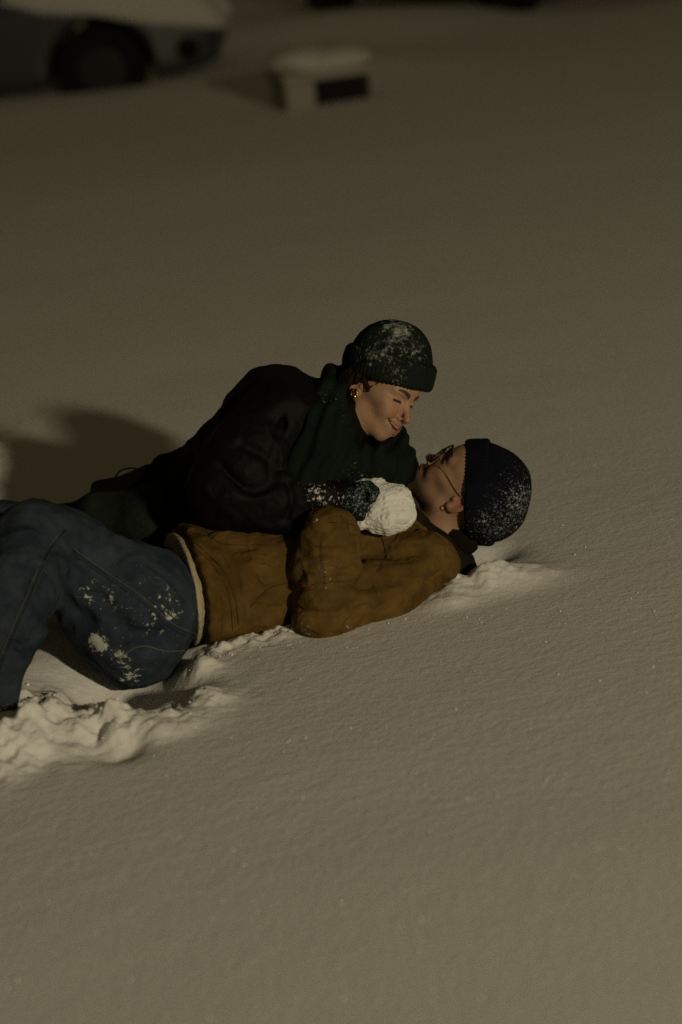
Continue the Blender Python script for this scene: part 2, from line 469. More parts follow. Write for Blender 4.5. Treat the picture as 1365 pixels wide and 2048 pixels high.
# ------------------------------------------------------------------ heads
def head_field(O, L, Fv, U, neck_to, female, neck_r=0.052, sc=1.0):
    R = np.stack([L, Fv, U], 1); neck_to = R.T @ (neck_to - O) / sc
    f0, _, _ = head_local(neck_to, female, neck_r)
    return (lambda p: f0(((p - O) @ R) / sc) * sc), R, (lambda a: O + R @ (np.array(a, float) * sc))
def head_local(neck_to, female, neck_r):
    M = np.eye(3); O = np.zeros(3); U = M[:, 2]
    W = lambda a: np.array(a, float)
    e = lambda c, r: ell(W(c), r, M)
    c2 = lambda a, b, ra, rb: cap(W(a), W(b), ra, rb)
    st = [('+', e((0, -.035, .035), (.061, .056, .05)), .03),
          ('+', e((0, -.037, -.035), (.054, .055, .06)), .03),
          ('+', e((0, -.030, -.068), (.043, .048, .034)), .025),
          ('+', e((0, -.004 if female else .006, -.094 if female else -.096), (.018, .015, .013)), .022)]
    jr = .012 if female else .016
    for s in (-1, 1):
        st += [('+', c2((s * .050, -.064, -.058), (s * .017, -.002, -.097), jr, jr), .024),
               ('+', e((s * .036, -.003 if female else -.006, -.034), .0205 if female else .020), .02),
               ('+', e((s * .052, -.03, -.014), (.014, .03, .012)), .02),
               ('+', c2((s * .044, .001, .020), (s * .010, .011, .017), .009, .009), .012),
               ('-', e((s * .031, .020, .001), (.018, .010, .011)), .010),
               ('+', e((s * .031, .0005, .000), (.0145, .0135, .0125)), .004),
               ('-', c2((s * .020, .0155, -.0035), (s * .043, .0105, -.0035), .0009, .0009), .002)]
    nz = .007 if female else .002
    st += [('+', c2((0, .012, .010), (0, .030 + nz, -.031), .0062, .0076), .010),
           ('+', e((0, .033 + nz, -.036), (.0092, .0095, .0085)), .006)]
    for s in (-1, 1):
        st += [('+', e((s * .0105, .0225, -.0405), (.0065, .0085, .0065)), .006),
               ('-', e((s * .006, .027, -.0475), (.0032, .005, .0035)), .002)]
    st += [('+', e((0, .008, -.066), (.027, .018, .020)), .015)]
    if female:
        for s in (-1, 1):
            st += [('+', chainW(W, [((0, .0265, -.0585), .0042), ((s * .014, .0215, -.0580), .0034), ((s * .025, .0125, -.0545), .0018)]), .004),
                   ('+', chainW(W, [((0, .0250, -.0765), .0050), ((s * .014, .0200, -.0715), .0042), ((s * .027, .0110, -.0560), .0018)]), .004),
                   ('-', chainW(W, [((0, .0300, -.0662), .0058), ((s * .015, .0235, -.0635), .0048), ((s * .031, .0125, -.0520), .0018)]), .0015),
                   ('-', chainW(W, [((s * .017, .022, -.044), .0014), ((s * .034, .012, -.054), .0016)]), .008)]
    else:
        for s in (-1, 1):
            st += [('+', chainW(W, [((0, .0260, -.0605), .0052), ((s * .020, .0170, -.0630), .0030)]), .005),
                   ('+', chainW(W, [((0, .0245, -.0725), .0054), ((s * .018, .0160, -.0690), .0030)]), .004),
                   ('-', chainW(W, [((0, .0310, -.0660), .0012), ((s * .024, .0180, -.0655), .0010)]), .002)]
        st += [('+', e((0, .010, -.100), (.022, .020, .018)), .015)]
    st += [('+', cap(W((0, -.080, -.045)), neck_to, neck_r, neck_r * 1.15), .03)]
    for s in (-1, 1):   # ears
        A = frame(M @ np.array((s * .9, .35, 0.)), U)
        ec = W((s * .074, -.088, -.008))
        ear = ops(ell(ec, (.031, .018, .007), A), ('+', ell(W((s * .071, -.080, -.032)), (.009, .007, .007), M), .008),
                  ('-', ell(W((s * .083, -.085, -.006)), (.008, .010, .019), M), .005),
                  ('+', ell(W((s * .073, -.073, -.012)), (.005, .005, .007), M), .004))
        st += [('+', ear, .004)]
    return ops(e((0, -.075, .018), (.073, .093, .086)), *st), M, W
def chainW(W, pts): return chain([(W(a), r) for a, r in pts])

def paint(O, M, female, sc=1.0):
    def f(v):
        q = (v - O) @ M / sc; x, y, z = q[:, 0], q[:, 1], q[:, 2]; ax = np.abs(x)
        base = np.array((0.36, 0.215, 0.135) if female else (0.33, 0.20, 0.125))
        c = np.tile(base, (len(v), 1)) * (1 + 0.07 * fbm(v, 60, 3))[:, None]
        def blend(m, col):
            m = np.clip(m, 0, 1)[:, None]; return c * (1 - m) + np.array(col) * m
        ss = lambda d, a, b: np.clip((b - d) / (b - a), 0, 1)
        # flushed cheeks, nose, ears
        ch = np.exp(-(((ax - .034) / .022) ** 2 + ((z + .034) / .02) ** 2)) * (y > -.03); ns = np.exp(-((x / .016) ** 2 + ((z + .036) / .016) ** 2)) * (y > .01)
        er = (ax > .0745) * (y < -.06) * 1.0
        c = blend(0.45 * np.maximum(ch, ns) + .55 * er, (0.36, 0.145, 0.10))
        # lips
        if female: d = np.sqrt((x / .029) ** 2 + ((z + .0670 - .014 * (ax / .029) ** 2) / .0135) ** 2)
        else: d = np.sqrt((x / .024) ** 2 + ((z + .0665) / .009) ** 2)
        c = blend(ss(d, .8, 1.0) * (y > .008) * .85, (0.30, 0.085, 0.07) if female else (0.26, 0.11, 0.085))
        if female:
            c = blend(ss(np.abs(z + .0662 - .013 * (ax / .029) ** 2), .0036, .0050) * (ax < .031) * (y > .009), (0.06, 0.018, 0.014))
        # eyebrows
        t = (ax - .012) / .036
        zc = .0165 + .0075 * np.sin(np.clip(t, 0, 1) * 2.3)
        th = .0072 * (1 - .62 * np.clip(t, 0, 1))
        c = blend(ss(np.abs(z - zc), th * .6, th * 1.1) * ((t > -.05) & (t < 1)) * (y > -.02) * .95, (0.02, 0.012, 0.008))
        # lash line on the lowered lid
        zl = -.0035 - .0 * ax
        c = blend(ss(np.abs(z - zl + .0006), .0021, .0040) * ss(np.abs(ax - .0315), .013, .0155) * (y > 0), (0.015, 0.009, 0.007))
        if not female:
            nz = .5 + .5 * fbm(v, 240, 3)
            beard = ss(z, -.080, -.056) * ss(-y, .055, .085)
            beard = np.maximum(beard, ss(np.abs(z + .053), .003, .007) * (ax < .03) * (y > .0))
            beard = beard * (1 - ss(d, .8, 1.0) * (y > .008)) * (z > -.135)
            c = blend(beard * (.78 + .22 * nz), (0.040, 0.026, 0.018))
        return np.clip(c, 0, 1)
    return f

M_SKIN = mat('skin', (0.4, 0.25, 0.17), 0.55, 0.35)
at = N(M_SKIN, 'ShaderNodeAttribute', attribute_name='tint'); setin(M_SKIN, 'Base Color', at.outputs['Color'])
bs = M_SKIN.node_tree.nodes['Principled BSDF']; bs.inputs['Subsurface Weight'].default_value = 0.12
bs.inputs['Subsurface Radius'].default_value = (1, .35, .2); bs.inputs['Subsurface Scale'].default_value = 0.004
setin(M_SKIN, 'Normal', bump(M_SKIN, noise(M_SKIN, 700, 3).outputs[0], 0.15, 0.001))
M_TEETH = mat('teeth', (0.36, 0.31, 0.24), 0.4, 0.3)
M_GOLD = mat('gold', (0.85, 0.55, 0.16), 0.22, 0.5, 1.0)
M_WIRE = mat('glasses_wire', (0.55, 0.42, 0.22), 0.3, 0.5, 1.0)
M_RIM = mat('glasses_rim', (0.012, 0.008, 0.006), 0.45, 0.3)
M_LENS = mat('lens', (0.9, 0.9, 0.9), 0.03, 0.5)
M_LENS.node_tree.nodes['Principled BSDF'].inputs['Transmission Weight'].default_value = 1.0
M_LENS.node_tree.nodes['Principled BSDF'].inputs['IOR'].default_value = 1.05

# ================================================================== the man
man = empty('person', gz(650, 1262), 'person in mustard brown canvas jacket, blue jeans and navy beanie lying back in snow', 'person', 'couple in the snow')
mU = Vc(.792, .45, .30); mF = Vc(-.492, .868, 0.0); mF = mF - mU * (mF @ mU); mF /= np.linalg.norm(mF)
mL = np.cross(mU, mF)
mO = P(901, 927, 0.36)
mneck = P(872, 1085, 0.38); MSC = 1.05
fh, mM, mW = head_field(mO, mL, mF, mU, mneck, False, 0.052, MSC)

# trunk frame: a along the spine to the head, n out of the chest, s sideways
a_ = (shl - hip) / np.linalg.norm(shl - hip)
n_ = np.array([0, 0, 1.]); n_ = n_ - a_ * (a_ @ n_); n_ /= np.linalg.norm(n_)
s_ = np.cross(n_, a_)     # points towards the camera side or away
if s_ @ FW > 0: s_ = -s_  # s_ towards the camera
MT = np.stack([s_, n_, a_], 1)
# body core inside the clothes
core = union([etube(hip - a_ * .02, shl + a_ * 0.0, MT, [(0, .11, .07, 0, 0), (.5, .10, .065, 0, 0), (1, .12, .06, -.05, 0)], .03),
              chain([(shl + s_ * -.05, .06), (mneck, .05)])], .04)
vb, Fb = polygonise(core, *box([hip, shl, mneck], .22), 0.012)
lo_, hi_ = box([mW((0, -.06, 0)), mneck], .13)
legs = [chain([(hip + s_ * .03, .075), (P(78, 1098, -.17), .05), (P(20, 1240, -.29), .045), (P(-14, 1415, -.28), .032)], .02),
        chain([(P(650, 1235, .0), .045), (P(665, 1055, -.0), .03)])]
ex = [(vb, Fb)]
for f_, b_ in ((legs[0], [hip, P(75, 1105, -.17), P(20, 1240, -.29), P(-14, 1415, -.28)]), (legs[1], [P(650, 1235, .02), P(665, 1040, .08)])):
    ex.append(polygonise(f_, *box(b_, .1), 0.01))
# left hand out of the cuff, fingers hooked into her coat
def hand(W0, D, Nn, S, curl=0.5, sc=1.0):
    """palm at W0, fingers along D, back of the hand towards Nn, thumb towards S"""
    fs = [ell(W0 + D * .045 * sc, np.array((.040, .014, .048)) * sc, np.stack([S, Nn, D], 1))]
    for i, (o, l) in enumerate(((.030, .072), (.010, .080), (-.010, .075), (-.029, .060))):
        a = W0 + D * .075 * sc + S * o * sc; d = D.copy(); pts = [(a, .0095 * sc)]
        for j, s in enumerate((.45, .32, .23)):
            an = curl * (.8 + .25 * j); d2 = d * math.cos(an) - Nn * math.sin(an); Nn_ = Nn * math.cos(an) + d * math.sin(an)
            a = a + d2 * l * s * sc; pts.append((a, (.0088 - .0008 * j) * sc)); d = d2; Nn = Nn_ if j < 2 else Nn
        Nn = Nn0 if False else Nn
        fs.append(chain(pts, .004)); Nn = np.cross(D, S) if (np.cross(D, S) @ Nn) > 0 else -np.cross(D, S)
    t0 = W0 + S * .030 * sc + D * .02 * sc; t1 = t0 + (S * .7 + D * .6 - Nn * .3) * .035 * sc; t2 = t1 + (S * .25 + D * .8 - Nn * .5) * .030 * sc
    fs.append(chain([(t0, .013 * sc), (t1, .0105 * sc), (t2, .009 * sc)], .006))
    return union(fs, .007)
hw = P(664, 1040, .02); hD = Vc(-0.25, .15, -.95); hN = np.cross(hD, Vc(1, 0, 0)); hN /= np.linalg.norm(hN); hS = np.cross(hN, hD)
hf = hand(hw, hD, hN, -hS, .35)
ex.append(polygonise(hf, *box([hw, hw + hD * .16], .08), 0.004))
sdf('body', fh, lo_, hi_, 0.0017, M_SKIN, man, sm=1, colf=paint(mO, mM, False, MSC), extra=ex)

# hair at the nape
M_HAIR = cloth('dark_hair', (0.009, 0.006, 0.0045), (0.018, 0.012, 0.008), 300, .9)
hairf = union([chain([(P(902, 1062, .335), .012), (P(915, 1080, .325), .020), (P(938, 1092, .335), .020)], .01), ell(P(930, 1060, .38), (.05, .04, .04))], .012)
def hair_disp(c): return lambda v, n: 0.006 * fbm(v @ c * [1.6, 1.6, .5], 90, 3)
sdf('hair', hairf, *box([P(925, 1070, .34)], .10), 0.003, M_HAIR, man, hair_disp(mM))

# beanie: knitted crown with a folded cuff
sd = [(P(1050, 1010, .30), .02, .13, .72, 170), (P(975, 1055, .26), .0, .05, 1.0, 110), (P(990, 1060, .30), .0, .11, .62, 190)]
M_NAVY = cloth('navy_knit', (0.003, 0.004, 0.009), (0.006, 0.008, 0.015), 420, .8, dust=sd, dustcol=(.42, .44, .46), dw=(.65, .76))
hc = P(966, 984, .36)
hatU = Vc(.985, .02, .12)
MH = frame(hatU, mL)
crown = ops(ell(hc, (.100, .121, .118), MH), ('&', plane(hc - hatU * .012, -hatU), .012))
def knit(axis, c, fr, amp):
    def d(v, n):
        q = v - c; z = q @ axis; M = frame(axis, [1, .3, .2]); an = np.arctan2(q @ M[:, 1], q @ M[:, 0])
        return amp * np.cos(an * fr) + .0025 * fbm(v, 28, 2) + .007 * fbm(v, 11, 1)
    return d
hat = sdf('beanie', crown, *box([hc], .16), 0.0032, M_NAVY, man, knit(hatU, hc, 70, .0007))
cuff = ops(ell(hc, (.106, .129, .20), MH), ('&', plane(hc - hatU * .040, -hatU), .010), ('&', plane(hc + hatU * .022, hatU), .010))
sdf('cuff_fold', cuff, *box([hc], .16), 0.0032, M_NAVY, hat, knit(hatU, hc, 70, .0009))

# glasses
def ring(c, ax, ay, r1, r2, n=28): return [c + ax * r1 * math.cos(2 * math.pi * i / n) + ay * r2 * math.sin(2 * math.pi * i / n) for i in range(n)]
gp1 = []
lensd = []
for s in (1, -1):
    c = mW((s * .034, .030, -.006)); ax = mM @ np.array((math.cos(.14), -s * math.sin(.14), 0)); ay = mM @ np.array((0, .12, .99))
    gp1.append(tubemesh(ring(c, ax, ay, .028, .024), .0026, 8, True))
    pts = ring(c, ax, ay, .027, .023)
    v = np.concatenate([[c], np.array(pts)]); lensd.append((v, np.array([(0, 1 + i, 1 + (i + 1) % len(pts)) for i in range(len(pts))])))
gp1.append(tubemesh(curve([mW((.010, .031, .002)), mW((0, .034, .005)), mW((-.010, .031, .002))], 6), .0018, 8))
gv_, gF_ = np.zeros((0, 3)), np.zeros((0, 4), int)
for v, f in gp1: gF_ = np.concatenate([gF_, f + len(gv_)]); gv_ = np.concatenate([gv_, v])
glo = mesh('glasses', gv_, gF_, M_RIM, man)
for v, f in lensd:
    le = mesh('lens', v, f, M_LENS, None, False); le.parent = glo; le.matrix_parent_inverse = Matrix.Identity(4)
for s in (1, -1):
    te = tube('temple', curve([mW((s * .060, .024, .000)), mW((s * .069, .005, .001)), mW((s * .0750, -.045, .001)), mW((s * .0765, -.085, .006))], 8), .0013, M_WIRE, None)
    te.parent = glo; te.matrix_parent_inverse = Matrix.Identity(4)
tube('earring', ring(mW((.0775, -.080, -.040)), mF, mU, .0055, .0055), .0013, M_GOLD, man, 8, True)

# jacket: trunk + near sleeve
duc = [(P(600, 1275, -.08), .0, .05, .6, 200), (P(705, 1250, -.07), .0, .03, .8, 200), (P(640, 1150, -.08), .0, .10, .3, 200)]
M_DUCK = cloth('brown_duck', (0.082, 0.048, 0.013), (0.158, 0.093, 0.026), 420, .6, dust=duc, folds=(22, .55))
TA, TB = P(330, 1186, .08), P(880, 1112, .25)
ta = (TB - TA) / np.linalg.norm(TB - TA)
tn = np.array([0, 0, 1.]); tn = tn - ta * (ta @ tn); tn /= np.linalg.norm(tn)
ts = np.cross(tn, ta); ts = -ts if ts @ FW > 0 else ts
MJ = np.stack([ts, tn, ta], 1)
trunk = etube(TA, TB, MJ, [(0, .205, .145, -.01, .0), (.3, .20, .14, -.02, .0), (.6, .20, .135, -.05, .005), (.85, .20, .12, -.08, .005), (1, .12, .09, -.08, .01)], .05)
hem_p = P(380, 1180, .10); hem_n = -ta
trunk = ops(trunk, ('&', plane(hem_p, hem_n), .012))
uarm = chain([(P(845, 1130, .15), px(70)), (P(760, 1185, .06), px(68)), (P(668, 1222, .00), px(60))], .02)
farm = chain([(P(650, 1226, -.01), px(67)), (P(650, 1150, -.02), px(66)), (P(664, 1062, -.03), px(52))], .02)
cuffm = chain([(P(664, 1085, .045), px(53)), (P(664, 1062, .055), px(55))], .0)
farm = ops(farm, ('&', plane(P(664, 1010, -.03), UP), .03))
jack = ops(trunk, ('+', uarm, .018), ('+', farm, .012))
# seams and folds pressed into the cloth
def groove(pts, r, k, w0=-.4):
    q = curve([hit(jack, x, y, w0) for (x, y) in pts], 5)
    return chain([(a, r) for a in q[::2]]), k
fol = [([(596, 1104), (640, 1097), (700, 1128)], .0015, .008), ([(588, 1186), (640, 1172), (714, 1167)], .002, .008), ([(690, 1252), (716, 1224), (738, 1215), (748, 1240)], .0025, .008), ([(720, 1168), (762, 1157), (830, 1160), (900, 1178)], .003, .010), ([(738, 1150), (762, 1130), (820, 1124)], .0015, .008), ([(498, 1222), (520, 1190), (575, 1166)], .0025, .008), ([(500, 1222), (535, 1212), (575, 1220)], .0015, .008), ([(612, 1140), (650, 1150), (690, 1140)], .001, .008), ([(455, 1250), (505, 1215), (520, 1180)], .006, .03), ([(600, 1110), (640, 1135), (700, 1130)], .004, .02), ([(730, 1090), (760, 1110), (830, 1110)], .003, .03), ([(800, 1215), (850, 1190), (885, 1150)], .004, .025), ([(722, 1172), (780, 1160), (850, 1162), (905, 1172)], .006, .022), ([(716, 1225), (735, 1215), (742, 1245)], .004, .012),
       ([(585, 1260), (582, 1200), (598, 1150)], .006, .02), ([(635, 1185), (680, 1172), (716, 1170)], .003, .016),
       ([(440, 1110), (470, 1150), (490, 1220)], .010, .04), ([(500, 1215), (540, 1180), (580, 1168)], .004, .018),
       ([(640, 1105), (680, 1103), (712, 1120)], .003, .016), ([(765, 1075), (775, 1120)], .0015, .008), ([(750, 1160), (758, 1120)], .003, .012),
       ([(500, 1235), (560, 1210)], .004, .02), ([(590, 1215), (650, 1230), (700, 1215)], .003, .015), ([(735, 1240), (800, 1190), (870, 1190)], .003, .018),
       ([(370, 1080), (420, 1075), (450, 1095), (520, 1095)], .004, .012)]
gs = [groove(*a) for a in fol]
jack2 = ops(jack, *[('-', g, k * 1.5) for g, k in gs])
def duck_disp(v, n):
    q = v @ MJ
    rd = 1 - np.abs(fbm(q * [.7, .7, 1.3] + 5, 9, 2)) * 2
    rd2 = 1 - np.abs(fbm(q * [1, 1, 1.5] + 2, 21, 1)) * 3
    return .006 * fbm(q * [1, 1, .45], 16, 3) + .0026 * fbm(q * [1, 1, .6], 45, 2) + .006 * np.clip(rd, 0, 1) ** 3 + .0035 * np.clip(rd2, 0, 1) ** 2
jk = sdf('jacket', jack2, *box([TA, TB, P(650, 1240, 0), P(664, 1030, 0)], .27), 0.0034, M_DUCK, man, duck_disp, sm=1)
M_DUCKD = cloth('brown_duck_cuff', (0.116, 0.068, 0.018), (0.150, 0.089, 0.026), 700, .35)
tip = P(664, 1064, -.03); cdir = Vc(.0, .97, -.2); cop = Vc(0, .5, -.86)
cfm = ops(cap(tip - cdir * .03, tip, px(54), px(54.5)), ('&', plane(P(664, 1007, -.03), UP), .03), ('&', plane(tip - cdir * .012, -cdir), .004), ('&', plane(tip + cop * .038, cop), .006))
cuo = sdf('sleeve_cuff', cfm, *box([tip], .13), 0.003, M_DUCKD, jk, lambda v, n: .0025 * fbm(v, 30, 3))
bc = drape(cuo, 630, 1040, .001)
M_SNAP = mat('brass_snap', (0.35, 0.30, 0.24), 0.35, .5, 1.0)
sdf('snap_button', ell(bc, (.0095, .0085, .004), frame(bc - P(664, 1050, .06), RT)), *box([bc], .014), 0.0012, M_SNAP, jk)
# double stitching around the hem and pocket
M_STI = mat('dark_stitching', (0.045, 0.024, 0.008), .9)
for dx in (0, 12):
    stitch('hem_stitching', jk, [(382 + dx, 1088), (430 + dx, 1135), (458 + dx, 1195), (466 + dx, 1262)], M_STI, jk, disp=.002)
stitch('pocket_stitching', jk, [(355, 1086), (410, 1064), (445, 1088), (530, 1090)], M_STI, jk, disp=.002)
stitch('pocket_stitching', jk, [(500, 1215), (540, 1176), (582, 1165)], M_STI, jk, disp=.002)

stitch('shoulder_seam', jk, [(758, 1062), (768, 1090), (776, 1128)], M_STI, jk, r=.0012)
stitch('sleeve_seam', jk, [(600, 1075), (590, 1130), (583, 1180), (584, 1250)], M_STI, jk, r=.0011)
stitch('cuff_stitching', jk, [(612, 1052), (640, 1046), (690, 1046), (716, 1054)], M_STI, jk)
# collar, dark corduroy
M_CORD = cloth('collar_cord', (0.012, 0.009, 0.007), (0.022, 0.016, 0.012), 500, .7)
c1, c2_, c3 = P(828, 1040, .22), P(878, 1092, .20), P(922, 1140, .27)
colf_ = ops(chain([(P(822, 1032, .30), .018), (c1, .022), (c2_, .030), (c3, .034), (P(932, 1122, .36), .022)], .02))
col_o = sdf('collar', colf_, *box([c1, c2_, c3, P(945, 1110, .42), P(822, 1032, .3)], .05), 0.003, M_CORD, jk, lambda v, n: .003 * fbm(v, 30, 3))
stitch('collar_edge', col_o, [(836, 1050), (862, 1085), (905, 1130)], mat('collar_piping', (.14, .08, .03), .8), jk, r=.0012)

# cream sweater showing under the hem
M_CREAM = cloth('cream_fleece', (0.40, 0.35, 0.23), (0.50, 0.44, 0.31), 260, .9)
tr2 = etube(TA - ta * .06, TB, MJ, [(0, .193, .134, -.01, .0), (.13, .192, .133, -.01, .0), (.2, .15, .10, -.02, .0), (1, .1, .08, -.08, .01)], .03)
swf = ops(tr2, ('&', plane(hem_p + hem_n * .022, hem_n), .012), ('&', plane(hem_p - hem_n * .06, -hem_n), .01))
sdf('sweater', swf, *box([P(340, 1080, 0), P(450, 1300, 0)], .36), 0.004, M_CREAM, man,
    lambda v, n: .0016 * fbm(v, 60, 2))

# jeans
jd = [(P(325, 1222, -.16), .0, .08, .62, 60), (P(215, 1190, -.20), .0, .06, .5, 60), (P(195, 1288, -.18), .008, .032, 1.9, 60), (P(175, 1192, -.2), .0, .03, 1.0, 80),
      (P(245, 1310, -.18), .0, .04, .95, 70), (P(262, 1350, -.15), .0, .05, 1.05, 80), (P(185, 1090, -.1), .0, .09, .6, 90), (P(402, 1285, -.13), .0, .04, 1.1, 80), (P(378, 1222, -.15), .0, .02, 1.9, 60),
      (P(10, 1425, -.3), .0, .04, 1.2, 90), (P(300, 1240, -.15), .0, .06, .6, 80), (P(290, 1205, -.15), .0, .2, .22, 110)]
M_DENIM = cloth('denim', (0.019, 0.028, 0.042), (0.046, 0.060, 0.082), 700, .6, dust=jd, folds=(13, .5), dustcol=(.50, .55, .48))
hipN = P(335, 1215, -.02)
thigh = chain([(P(288, 1200, -.03), px(108)), (P(235, 1198, -.06), px(114)), (P(125, 1108, -.12), px(86)), (P(76, 1086, -.18), px(82))], .03)
shin = chain([(P(66, 1090, -.20), px(80)), (P(42, 1165, -.27), px(82)), (P(18, 1240, -.30), px(74)), (P(-14, 1345, -.29), px(56)), (P(-14, 1418, -.28), px(50))], .01)
butt = ell(P(268, 1262, -.06), (.13, .125, .118), MT)
fart = chain([(P(300, 1190, .20), px(90)), (P(10, 1078, .16), px(76)), (P(-40, 1082, .14), px(74)), (P(-110, 1360, .05), px(50))], .03)
jean0 = ops(thigh, ('+', butt, .05), ('+', shin, .006), ('+', fart, .01), ('+', etube(hip - a_ * .05, hip + a_ * .12, MT, [(0, .15, .10, -.01, .0), (1, .155, .095, -.01, -.02)], .03), .04),
            ('&', plane(P(-10, 1424, -.26), P(-14, 1418, -.26) - P(-10, 1340, -.24)), .004))
def gro(f, pts, r, k): return chain([(a, r) for a in curve([hit(f, x, y) for (x, y) in pts], 5)[::2]]), k
jf = [([(134, 1148), (120, 1200), (104, 1245)], .003, .010), ([(135, 1150), (160, 1180), (200, 1190)], .003, .012), ([(70, 1130), (100, 1150), (118, 1180)], .003, .012), ([(40, 1150), (70, 1180), (100, 1190)], .002, .012), ([(160, 1240), (200, 1250), (250, 1240)], .003, .014), ([(230, 1300), (270, 1270), (330, 1260)], .003, .014), ([(300, 1130), (340, 1160), (370, 1200)], .003, .014), ([(10, 1270), (40, 1290), (60, 1280)], .002, .010), ([(118, 1100), (130, 1160), (128, 1200)], .006, .03), ([(100, 1080), (140, 1130), (160, 1150)], .005, .025), ([(60, 1180), (95, 1240), (110, 1230)], .004, .03),
      ([(210, 1200), (250, 1260), (330, 1280)], .005, .04), ([(20, 1300), (45, 1320)], .004, .02), ([(150, 1105), (210, 1150), (290, 1205), (345, 1255), (405, 1275)], .002, .008),
      ([(128, 1210), (190, 1240)], .004, .03), ([(0, 1380), (30, 1370)], .004, .02), ([(60, 1040), (90, 1070), (92, 1110)], .006, .03)]
jg = [gro(jean0, *a) for a in jf]
jeanf = ops(jean0, *[('-', g, k) for g, k in jg])
jn = sdf('jeans', jeanf, *box([P(-120, 1000, 0), P(430, 1440, -.2), P(330, 1180, .2)], .22), 0.0040, M_DENIM, man,
         lambda v, n: .006 * fbm(v @ MT * [1, 1, .6], 15, 3) + .0022 * fbm(v, 50, 2) + .006 * np.clip(1 - np.abs(fbm(v @ MT * [1, 1, .8], 10, 2)) * 2.2, 0, 1) ** 3, sm=1)
M_SEAM = mat('denim_seam', (0.030, 0.040, 0.055), .9); M_THREAD = mat('pale_thread', (0.14, 0.13, 0.10), .9)
for o_, m_, r_ in ((0, M_SEAM, .0026), (6, M_SEAM, .0018), (10, M_THREAD, .0007)):
    nm_ = 'seam' if o_ < 10 else 'thread'
    stitch(nm_, jn, [(148, 1108 - o_), (210, 1152 - o_), (290, 1207 - o_), (345, 1257 - o_), (400, 1280 - o_)], m_, jn, r=r_, off=.002)
    stitch(nm_, jn, [(132 - o_, 1062), (100 - o_, 1105), (72 - o_, 1170), (42 - o_, 1240), (12 - o_, 1310), (2 - o_, 1340)], m_, jn, r=r_, off=.0025)
stitch('pocket_thread', jn, [(222, 1330), (262, 1300), (292, 1292), (330, 1302), (385, 1300)], M_THREAD, jn, r=.0011, off=.001)

# boot
M_BOOT = cloth('boot', (0.008, 0.007, 0.006), (0.014, 0.012, 0.01), 200, .3)
sdf('boot', ops(chain([(P(-12, 1440, -.27), px(38)), (P(-40, 1480, -.30), px(40)), (P(-120, 1500, -.34), px(36))], .02)), *box([P(-12, 1430, -.27), P(-130, 1510, -.34)], .08), 0.005, M_BOOT, man)

# ================================================================== the woman
wom = empty('person', gz(300, 1130), 'person in black puffy coat, dark green scarf and snow-dusted knit hat, leaning over', 'person', 'couple in the snow')
wL = Vc(.53, -.17, -.826); wU = Vc(.44, .89, .10); wU = wU - wL * (wU @ wL); wU /= np.linalg.norm(wU)
wF = np.cross(wU, wL) * -1.0
wO = P(803, 801, .20); WSC = 0.95
wneck = P(672, 872, .22)
fw_, wM, wW = head_field(wO, wL, wF, wU, wneck, True, 0.047, WSC)
wc = [chain([(P(640, 880, .25), .07), (P(520, 910, .28), .08), (P(360, 1040, .36), .065), (P(150, 1065, .54), .035), (P(-60, 1095, .75), .03)], .02),
      chain([(P(575, 850, .12), .05), (P(470, 985, .08), .045), (P(690, 995, .10), .028)], .01)]
ex = [polygonise(wc[0], *box([P(640, 880, .22), P(360, 1000, .35), P(-100, 1100, .75)], .12), .012),
      polygonise(wc[1], *box([P(575, 850, .12), P(470, 985, .08), P(690, 995, .1)], .08), .01)]
sdf('body', fw_, *box([wW((0, -.06, 0)), wneck], .13), 0.0017, M_SKIN, wom, sm=1, colf=paint(wO, wM, True, WSC), extra=ex)
# upper teeth of the smile
tv = [];
tf = chainW(wW, [((-.022, .0170, -.0572), .0024), ((0, .0252, -.0628), .0034), ((.022, .0170, -.0572), .0024)])
sdf('teeth', tf, *box([wW((0, .015, -.06))], .03), 0.0012, M_TEETH, wom)
# hair around the ear
M_HAIRW = cloth('brown_hair', (0.009, 0.0055, 0.004), (0.022, 0.013, 0.008), 300, .9)
hs = []
for (a, b, c, r) in [((.070, -.055, .030), (.078, -.068, .006), (.074, -.050, -.012), .006), ((.072, -.068, .03), (.082, -.085, .01), (.080, -.100, -.02), .010),
                     ((.070, -.09, .02), (.080, -.11, -.01), (.074, -.12, -.045), .014), ((.066, -.11, .02), (.070, -.13, -.02), (.062, -.135, -.06), .016),
                     ((.060, -.030, .030), (.070, -.040, .012), (.070, -.052, -.003), .0035), ((.03, -.14, .0), (.035, -.155, -.03), (.03, -.15, -.07), .02)]:
    a, b, c = [(-q[0], q[1], q[2]) for q in (a, b, c)]
    hs.append(chain([(wW(a), r), (wW(b), r * 1.1), (wW(c), r * .5)]))
sdf('hair', union(hs, .008), *box([wW((-.08, -.03, .03)), wW((-.02, -.16, -.08))], .05), 0.002, M_HAIRW, wom, hair_disp(wM), sm=1)
# gold earring: clustered nuggets
eb = wW((-.0800, -.079, -.034)); eg = []
for i in range(9):
    an = i * 2 * math.pi / 8
    o_ = (wF * math.cos(an) + wU * math.sin(an)) * .0085 if i < 8 else 0 * wF
    eg.append(ell(eb + o_ - wL * .0015 * (i % 2), .0042))
sdf('earring', union(eg, .0015), *box([eb], .02), 0.0011, M_GOLD, wom)

